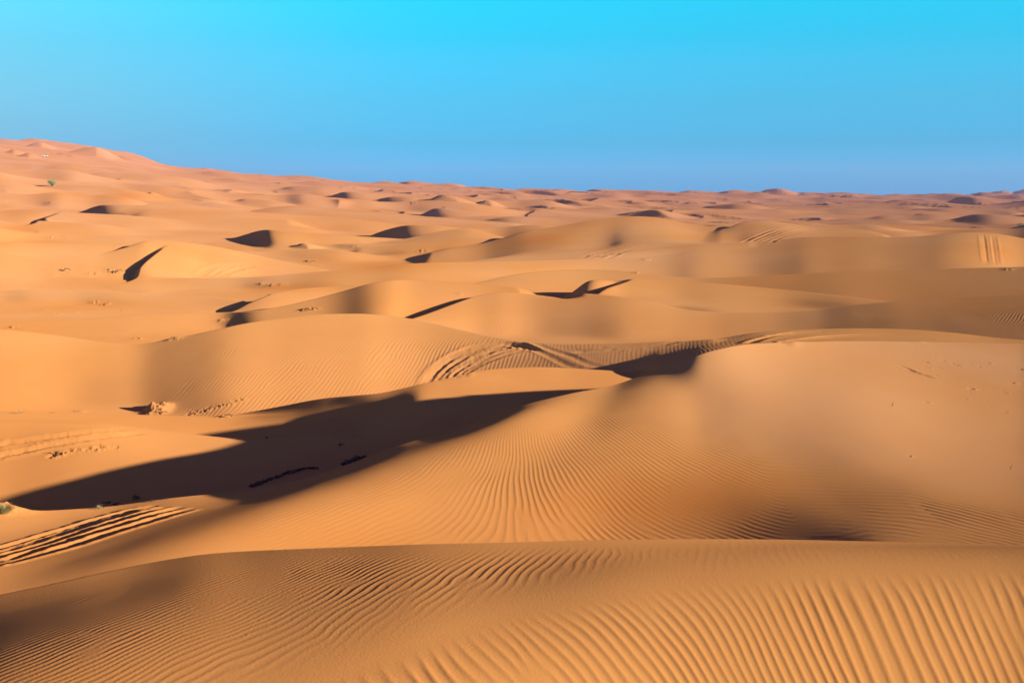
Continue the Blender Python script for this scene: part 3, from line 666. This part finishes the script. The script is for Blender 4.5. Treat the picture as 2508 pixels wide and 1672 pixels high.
# ------------------------------------------------------------------ plants, dead wood, car
from mathutils import Vector
def plain(name, c, rough=.8, spec=.2, var=.25):
    m, nt, N, L = new_mat(name)
    out = N("ShaderNodeOutputMaterial"); p = N("ShaderNodeBsdfPrincipled")
    p.inputs['Roughness'].default_value = rough; p.inputs['Specular IOR Level'].default_value = spec
    if var:
        n = N("ShaderNodeTexNoise"); n.inputs['Scale'].default_value = 9; g = N("ShaderNodeNewGeometry")
        L(g.outputs['Position'], n.inputs['Vector'])
        r = N("ShaderNodeValToRGB")
        r.color_ramp.elements[0].position = .3; r.color_ramp.elements[1].position = .7
        r.color_ramp.elements[0].color = tuple(q * (1 - var) for q in c) + (1,); r.color_ramp.elements[1].color = tuple(min(q * (1 + var), 1) for q in c) + (1,)
        L(n.outputs['Fac'], r.inputs['Fac']); L(r.outputs['Color'], p.inputs['Base Color'])
    else: p.inputs['Base Color'].default_value = c + (1,)
    L(p.outputs[0], out.inputs['Surface'])
    return m
M_GREEN = plain("sage_leaf", (.25, .26, .12)); M_DRY = plain("dry_grass", (.50, .40, .20)); M_FRESH = plain("fresh_grass", (.26, .28, .09))
M_WOOD = plain("dead_wood", (.06, .042, .03)); M_DARK = plain("dark_leaf", (.075, .058, .04))
M_WHITE = plain("white_paint", (.75, .74, .72), .35, .5, 0); M_GLASS = plain("dark_glass", (.02, .022, .03), .15, .5, 0); M_TYRE = plain("tyre_rubber", (.025, .024, .023), .8, .2, 0)

class MB:
    def __init__(s): s.v = []; s.f = []
    def quad(s, a, b, c, d):
        n = len(s.v); s.v += [tuple(a), tuple(b), tuple(c), tuple(d)]; s.f.append((n, n + 1, n + 2, n + 3))
    def tube(s, pts, r0, r1, k=5):
        pts = [Vector(p) for p in pts]; base = len(s.v); m = len(pts)
        for i, p in enumerate(pts):
            t = (pts[min(i + 1, m - 1)] - pts[max(i - 1, 0)]).normalized()
            a = t.orthogonal().normalized(); b = t.cross(a); r = r0 + (r1 - r0) * i / (m - 1)
            for j in range(k):
                q = p + (a * math.cos(TAU * j / k) + b * math.sin(TAU * j / k)) * r
                s.v.append(tuple(q))
        for i in range(m - 1):
            for j in range(k):
                s.f.append((base + i * k + j, base + i * k + (j + 1) % k, base + (i + 1) * k + (j + 1) % k, base + (i + 1) * k + j))
        s.f.append(tuple(base + j for j in range(k))[::-1]); s.f.append(tuple(base + (m - 1) * k + j for j in range(k)))
    def blade(s, p, d, length, w, bend, n=5):
        p = Vector(p); d = Vector(d).normalized(); side = d.cross(Vector((0, 0, 1)))
        if side.length < .05: side = Vector((1, 0, 0))
        side.normalize(); out = Vector((d.x, d.y, 0))
        if out.length < .01: out = Vector((1, 0, 0))
        out.normalize(); pr = None
        for i in range(n + 1):
            t = i / n
            c = p + d * length * t + (out * .6 - Vector((0, 0, 1))) * bend * length * t * t
            ww = w * (1 - t) ** .7 + w * .04
            e = (c - side * ww / 2, c + side * ww / 2)
            if pr: s.quad(pr[0], pr[1], e[1], e[0])
            pr = e
    def obj(s, name, mat, parent=None, smooth=False):
        me = bpy.data.meshes.new(name); me.from_pydata(s.v, [], s.f); me.update()
        if smooth: me.polygons.foreach_set("use_smooth", [True] * len(me.polygons))
        me.materials.append(mat)
        o = bpy.data.objects.new(name, me); col.objects.link(o)
        if parent: o.parent = parent
        return o
def gp(u, v):
    """ground point seen at picture point (u, v), on the finished sand"""
    y = vis_y(u, v); x = (u - U0) / FPX * y
    return Vector((x, y, gz(x, y)))
def gz(x, y):
    j = min(max(int(np.searchsorted(YR, y)) - 1, 0), NR - 2); c = min(max(int(np.searchsorted(AC, x / y)) - 1, 0), NC - 2)
    fy = (y - YR[j]) / (YR[j + 1] - YR[j]); fx = (x / y - AC[c]) / (AC[c + 1] - AC[c])
    return float((H[j, c] * (1 - fx) + H[j, c + 1] * fx) * (1 - fy) + (H[j + 1, c] * (1 - fx) + H[j + 1, c + 1] * fx) * fy)
def thing(name, label, cat, loc, group=None):
    o = bpy.data.objects.new(name, None); col.objects.link(o); o.location = loc; o.empty_display_size = .1
    o['label'] = label; o['category'] = cat
    if group: o['group'] = group
    return o
def tag(o, label, cat, group=None):
    o['label'] = label; o['category'] = cat
    if group: o['group'] = group
    return o

def shrub(name, label, u, v, wpx, hpx, leafm, seed, n=900, leaf=.035, lobes=9, cat='shrub', group=None, open_=.5, low=.22):
    """woody shrub: forked stems carrying leaf clumps with gaps between them"""
    r = random.Random(seed); p = gp(u, v); k = p.y / FPX
    W, Hh = wpx * k / 2, hpx * k
    t = thing(name, label, cat, p - Vector((0, 0, .02 * Hh)), group)
    st = MB(); fo = MB(); tips = []
    for i in range(lobes):
        a = TAU * (i + r.uniform(-.3, .3)) / lobes; q = r.uniform(.25, .95)
        tip = Vector((math.cos(a) * W * q, math.sin(a) * W * q * .9, Hh * (r.uniform(low, .92) * (1 - .45 * q * q))))
        midp = tip * .5 + Vector((r.uniform(-.1, .1) * W, r.uniform(-.1, .1) * W, -Hh * .03))
        st.tube([(0, 0, -.05 * Hh), tuple(midp * .5), tuple(midp), tuple(tip)], Hh * .022, Hh * .006)
        tips.append((tip, r.uniform(.7, 1.15)))
        for _ in range(2):
            t2 = tip * .8 + Vector((r.uniform(-.35, .35) * W, r.uniform(-.35, .35) * W, r.uniform(-.15, .2) * Hh))
            t2.z = max(t2.z, .12 * Hh)
            st.tube([tuple(midp), tuple((midp + t2) / 2 + Vector((0, 0, .03 * Hh))), tuple(t2)], Hh * .012, Hh * .004, 4)
            tips.append((t2, r.uniform(.5, .9)))
    L_ = leaf * (W * 2 + Hh)
    for i in range(n):
        c, sc_ = tips[r.randrange(len(tips))]
        R = .26 * (W + Hh) * .7 * sc_
        d = Vector((r.gauss(0, 1), r.gauss(0, 1), r.gauss(0, .8))); d = d.normalized() * R * r.random() ** open_
        q = c + d; q.z = max(q.z, .03 * Hh)
        a = Vector((r.gauss(0, 1), r.gauss(0, 1), r.gauss(.4, 1))).normalized(); b = a.orthogonal().normalized()
        l = L_ * r.uniform(.6, 1.3); ww = l * r.uniform(.3, .5)
        fo.quad(q - a * l / 2, q + b * ww / 2, q + a * l / 2, q - b * ww / 2)
    st.obj('stems', M_WOOD, t); fo.obj('foliage', leafm, t)
    return t

def tuft(name, label, u, v, wpx, hpx, seed, n1, n2, cat='grass tuft', group=None, bw=.012, fresh=None):
    r = random.Random(seed); p = gp(u, v); k = p.y / FPX; W, Hh = wpx * k / 2, hpx * k
    t = thing(name, label, cat, p, group)
    for nm, n, m in (('green_blades', n1, fresh or M_FRESH), ('dry_blades', n2, M_DRY)):
        if not n: continue
        b = MB()
        for i in range(n):
            a = r.uniform(0, TAU); q = r.random() ** .7
            root = Vector((math.cos(a) * W * .45 * q, math.sin(a) * W * .45 * q, 0)); root.z = gz(p.x + root.x, p.y + root.y) - p.z - .01
            d = Vector((math.cos(a) * (.25 + .9 * q), math.sin(a) * (.25 + .9 * q), r.uniform(.6, 1.3)))
            b.blade(root, d, Hh * r.uniform(.55, 1.15), bw * r.uniform(.6, 1.4), r.uniform(.1, .5))
        b.obj(nm, m, t)
    return t

def twig(name, label, pts, r0, cat='twig', forks=3, seed=0, group=None):
    r = random.Random(seed); b = MB(); P = [Vector(q) for q in pts]
    o = P[0].copy(); P = [q - o for q in P]
    b.tube([tuple(q) for q in P], r0, r0 * .3)
    for i in range(forks):
        q = P[r.randrange(1, len(P))]; e = Vector((r.uniform(-1, 1), r.uniform(-1, 1), r.uniform(.1, .8))) * (P[-1] - P[0]).length * .3
        b.tube([tuple(q), tuple(q + e * .5 + Vector((0, 0, r0))), tuple(q + e)], r0 * .5, r0 * .2, 4)
    ob = b.obj(name, M_WOOD, None, True); ob.location = o
    return tag(ob, label, cat, group)

shrub("green_bush", "round grey-green bush standing alone on the far left dune slope", 127, 456, 27, 21, M_GREEN, 3, 2200, .03, 11)
shrub("green_bush", "dark green bush cut by the right edge among the far dunes", 2500, 556, 20, 11, plain("bush_leaf", (.12, .15, .08)), 5, 1200, .035, 9)
tuft("grass_tuft", "thick green and straw-coloured grass tuft on a small sand mound at the left edge", 8, 1252, 62, 34, 7, 150, 170, bw=.009)
tuft("grass_tuft", "small pale grass tuft beside the end of the parallel wheel ruts", 245, 1245, 24, 16, 8, 26, 34, bw=.006)
tuft("dry_grass", "pair of tall thin pale stalks on the valley crest at far left", 50, 1011, 14, 26, 12, 0, 9, bw=.012, cat='dry grass')
tuft("dry_grass", "short pale grass clump at the foot of the two tall stalks", 40, 1012, 14, 10, 13, 0, 26, bw=.012, cat='dry grass')
tuft("dry_grass", "tiny dry grass sprout on the crest between the tall stalks and the dark caked clump", 127, 1011, 9, 8, 14, 6, 10, bw=.01, cat='dry grass')
shrub("scrub_clump", "round black scrub clump, largest of those in the shaded hollow", 334, 1223, 20, 13, M_DARK, 21, 900, .05, 8, 'scrub')
shrub("scrub_clump", "flat black scrub clump nearest the small pale tuft", 283, 1236, 18, 7, M_DARK, 22, 600, .05, 8, 'scrub')
shrub("scrub_clump", "ragged flat scrub clump between the shaded slope and the flat clump beside it", 262, 1232, 22, 6, M_DARK, 23, 500, .05, 8, 'scrub')
shrub("scrub_clump", "small dark scrub clump to the right of the round black one", 373, 1228, 10, 6, M_DARK, 24, 300, .06, 6, 'scrub')
shrub("scrub_clump", "tiny dark scrub clump rightmost on the shaded hollow floor", 408, 1222, 9, 4, M_DARK, 25, 240, .06, 6, 'scrub')
shrub("scrub_clump", "lone dark scrub speck in shade just below the lit footprint strip", 653, 1073, 9, 5, M_DARK, 26, 240, .06, 6, 'scrub')
shrub("scrub_clump", "small dark clump with a stray twig high in the shaded hollow", 834, 1091, 16, 7, M_DARK, 27, 320, .06, 6, 'scrub')
# scrub running down the edge of the main dune
def scrub_line(name, label, line, hpx, n, seed, thick):
    r = random.Random(seed); P = [gp(*q) for q in line]; o = P[0].copy()
    t = thing(name, label, 'scrub', o)
    tw = MB(); lf = MB()
    tw.tube([tuple(q - o + Vector((0, 0, .004))) for q in P], .008, .005)
    seg = [(P[i + 1] - P[i]).length for i in range(len(P) - 1)]; tot = sum(seg)
    for i in range(n):
        d = r.random() * tot; j = 0
        while j < len(seg) - 1 and d > seg[j]: d -= seg[j]; j += 1
        f = min(d / seg[j], 1); q = P[j].lerp(P[j + 1], f)
        q = q + Vector((r.gauss(0, thick), r.gauss(0, thick), 0)); q.z = gz(q.x, q.y)
        hh = hpx * q.y / FPX * r.uniform(.4, 1.1) * (.55 + .45 * math.sin(math.pi * min((sum(seg[:j]) + d) / tot, 1)))
        e = Vector((r.uniform(-.8, .8) * hh, r.uniform(-.8, .8) * hh, hh))
        if i % 3 == 0 and False:
            tw.tube([tuple(q - o - Vector((0, 0, .02))), tuple(q - o + e * .5), tuple(q - o + e * Vector((1.2, 1.2, .9)).length / 1.9)], .008, .003, 4)
        for _ in range(5):
            c = q - o + e * r.uniform(.1, 1.0) + Vector((r.gauss(0, .03), r.gauss(0, .03), 0)); a = Vector((r.gauss(0, 1), r.gauss(0, 1), r.gauss(0, .7))).normalized(); b = a.orthogonal().normalized(); l = r.uniform(.015, .05)
            lf.quad(c - a * l, c + b * l * .4, c + a * l, c - b * l * .4)
    tw.obj('stems', M_WOOD, t); lf.obj('foliage', M_DARK, t)
scrub_line("scrub_patch", "long thin line of black scrub along the foot of the big dune in shade", [(612, 1192), (660, 1176), (700, 1161), (740, 1149), (772, 1146)], 4.5, 110, 31, .05)
scrub_line("scrub_patch", "short spiky patch of black scrub on the big dune's shaded brow", [(840, 1139), (862, 1130), (880, 1122), (895, 1117)], 7, 60, 32, .05)
# dead twigs lying about
def on(u, v, up=0): return gp(u, v) + Vector((0, 0, up))
q = gp(2184, 995); twig("dead_twig", "short upright twig stuck in the smooth right-hand dune top", [q - Vector((0, 0, .03)), q + Vector((.02, 0, .05)), q + Vector((.05, .01, .11))], .007, seed=1)
q = gp(2474, 1149); twig("dead_twig", "bent twig sticking out of the sand near the right edge", [q - Vector((0, 0, .03)), q + Vector((.01, 0, .04)), q + Vector((.04, 0, .08))], .006, seed=2)
q = gp(1230, 1700)
for lab, u, v, ln, sd in [("dark dead wood on the caked mound in the left hollow", 392, 1014, .35, 3), ("crooked dark stick in the lit valley slope left of the footprints", 131, 1116, .28, 4),
                          ("dead stick on the crest beside the shaded slope at centre left", 545, 1022, .3, 5), ("dark sticks on the orange slope under the second dome", 758, 760, .6, 6),
                          ("dark dead wood in the dip left of centre in the middle distance", 757, 643, .9, 7), ("dead sticks on the left slope beside the narrow shaded lee face", 281, 668, 1.0, 8),
                          ("dead sticks on the far left slope under the flat-topped dune", 152, 664, 1.0, 9)]:
    q = gp(u, v); twig("dead_wood", lab, [q - Vector((0, 0, .02 * ln)), q + Vector((.3 * ln, .1 * ln, .25 * ln)), q + Vector((.7 * ln, .05 * ln, .30 * ln)), q + Vector((ln, -.1 * ln, .12 * ln))], .05 * ln, 'dead wood', 6, sd)

# white car far off on the left hill
def far_car(u, v):
    p = gp(u, v); t = thing("parked_car", "tiny white off-road car with dark windows on the far left hill", "car", p)
    t.rotation_euler = (0, 0, math.radians(8)); t.scale = (.72, .72, .72)
    import bmesh
    def prism(name, prof, w, mat, par, z0=0):
        bm = bmesh.new()
        A = [bm.verts.new((x, -w / 2, z)) for x, z in prof]; B = [bm.verts.new((x, w / 2, z)) for x, z in prof]
        bm.faces.new(A); bm.faces.new(B[::-1])
        for i in range(len(prof)): bm.faces.new((A[i], B[i], B[(i + 1) % len(prof)], A[(i + 1) % len(prof)]))
        bmesh.ops.bevel(bm, geom=bm.edges[:], offset=.05, segments=2, affect='EDGES')
        bmesh.ops.recalc_face_normals(bm, faces=bm.faces[:])
        me = bpy.data.meshes.new(name); bm.to_mesh(me); bm.free(); me.materials.append(mat)
        o = bpy.data.objects.new(name, me); col.objects.link(o); o.parent = par
        return o
    prism("body", [(-2.35, .45), (-2.4, 1.05), (-1.2, 1.15), (2.3, 1.15), (2.4, .5), (1.9, .4), (-1.9, .4)], 1.9, M_WHITE, t)
    prism("windows", [(-1.15, 1.12), (-.55, 1.72), (2.0, 1.74), (2.25, 1.12)], 1.72, M_GLASS, t)
    prism("roof", [(-.6, 1.70), (-.5, 1.86), (2.0, 1.86), (2.1, 1.70)], 1.66, M_WHITE, t)
    for x in (-1.45, 1.45):
        for y in (-.88, .88):
            b = MB(); n = 20; 
            b.tube([(x, y - .14, .42), (x, y - .10, .42), (x, y + .10, .42), (x, y + .14, .42)], .42, .42, 16)
            b.obj("wheel", M_TYRE, t)
    return t
far_car(110, 384)
print("things", round(time.time() - T0, 1))

# ------------------------------------------------------------------ light
SUN_EL, SUN_AZ = math.radians(11.5), math.radians(-22)      # azimuth from +X towards +Y
sd = (math.cos(SUN_EL) * math.cos(SUN_AZ), math.cos(SUN_EL) * math.sin(SUN_AZ), math.sin(SUN_EL))
sl_ = bpy.data.lights.new("sun", 'SUN'); sl_.energy = 5; sl_.angle = math.radians(.55); sl_.color = (1, .86, .68)
so = bpy.data.objects.new("sun", sl_); col.objects.link(so)
so.rotation_euler = Vector(sd).to_track_quat('Z', 'Y').to_euler(); so.location = (30, -10, 40)
w = bpy.data.worlds.new("World"); sc.world = w; w.use_nodes = True
nt = w.node_tree; nt.nodes.clear(); N, L = nt.nodes.new, nt.links.new
EXPO = 1.0
sky = N("ShaderNodeTexSky"); sky.sky_type = 'NISHITA'; sky.sun_disc = False
sky.sun_elevation = SUN_EL; sky.sun_rotation = math.pi / 2 - SUN_AZ
bg = N("ShaderNodeBackground"); bg.inputs['Strength'].default_value = .1378 / 2 ** EXPO
wo = N("ShaderNodeOutputWorld")
tc = N("ShaderNodeTexCoord"); sx = N("ShaderNodeSeparateXYZ"); L(tc.outputs['Generated'], sx.inputs[0])
def tint(stops):
    r = N("ShaderNodeValToRGB"); e = r.color_ramp.elements
    while len(e) < len(stops): e.new(.5)
    for el, (p, c) in zip(e, stops):
        el.position = p; el.color = (c[0] / 5, c[1] / 5, c[2] / 5, 1)
    L(sx.outputs['Z'], r.inputs['Fac'])
    return r.outputs['Color']
ZEN = [(.22, (.10, .50, 1.15)), (.40, (.28, .17, .60)), (1.0, (.36, .15, .5))]
mid = tint([(0, (0, 1.7, 6.0)), (.010, (.02, 1.47, 5.1)), (.039, (.045, 1.07, 2.95)), (.068, (.10, 1.06, 2.3)), (.097, (.08, 1.20, 2.18)), (.114, (.02, 1.28, 2.1)), (.138, (0, 1.48, 2.2))] + ZEN)
lft = tint([(0, (.25, 1.1, 3.8)), (.023, (.28, .96, 2.7)), (.0507, (.31, .91, 1.92)), (.078, (.335, .98, 1.68)), (.105, (.32, 1.08, 1.63)), (.131, (.31, 1.30, 1.78))] + ZEN)
mr = N("ShaderNodeMapRange"); mr.interpolation_type = 'SMOOTHSTEP'
mr.inputs['From Min'].default_value = -.02; mr.inputs['From Max'].default_value = -.42
L(sx.outputs['X'], mr.inputs['Value'])
def cmix(kind, fac, a, b):
    m = N("ShaderNodeMix"); m.data_type = 'RGBA'; m.blend_type = kind; m.clamp_result = False
    if isinstance(fac, float): m.inputs[0].default_value = fac
    else: L(fac, m.inputs[0])
    for s_, i in ((a, 6), (b, 7)):
        if isinstance(s_, tuple): m.inputs[i].default_value = s_
        else: L(s_, m.inputs[i])
    return m.outputs[2]
tn = cmix('MIX', mr.outputs['Result'], mid, lft)
tn = cmix('MULTIPLY', 1.0, tn, sky.outputs[0])
tn = cmix('MULTIPLY', 1.0, tn, (5, 5, 5, 1))
L(tn, bg.inputs['Color']); L(bg.outputs[0], wo.inputs['Surface'])
#@@SKY@@

def haze_box():
    import bmesh
    bm = bmesh.new(); bmesh.ops.create_cube(bm, size=1)
    me = bpy.data.meshes.new("haze"); bm.to_mesh(me); bm.free()
    o = bpy.data.objects.new("haze", me); col.objects.link(o)
    zt, zb = 72.0, -75.0
    o.scale = (9000, 6500, zt - zb); o.location = (0, 50, (zt + zb) / 2)
    m, nt, N, L = new_mat("haze")
    out = N("ShaderNodeOutputMaterial"); v = N("ShaderNodeVolumePrincipled")
    v.inputs['Color'].default_value = (.74, .56, .88, 1); v.inputs['Density'].default_value = 1.2e-4; v.inputs['Anisotropy'].default_value = .1
    L(v.outputs[0], out.inputs['Volume']); me.materials.append(m)
    o['kind'] = 'stuff'; o['label'] = "thin pinkish haze over the distant dunes"
haze_box()
sc.view_settings.view_transform = 'Standard'; sc.view_settings.look = 'None'
sc.view_settings.exposure = EXPO; sc.view_settings.gamma = 1
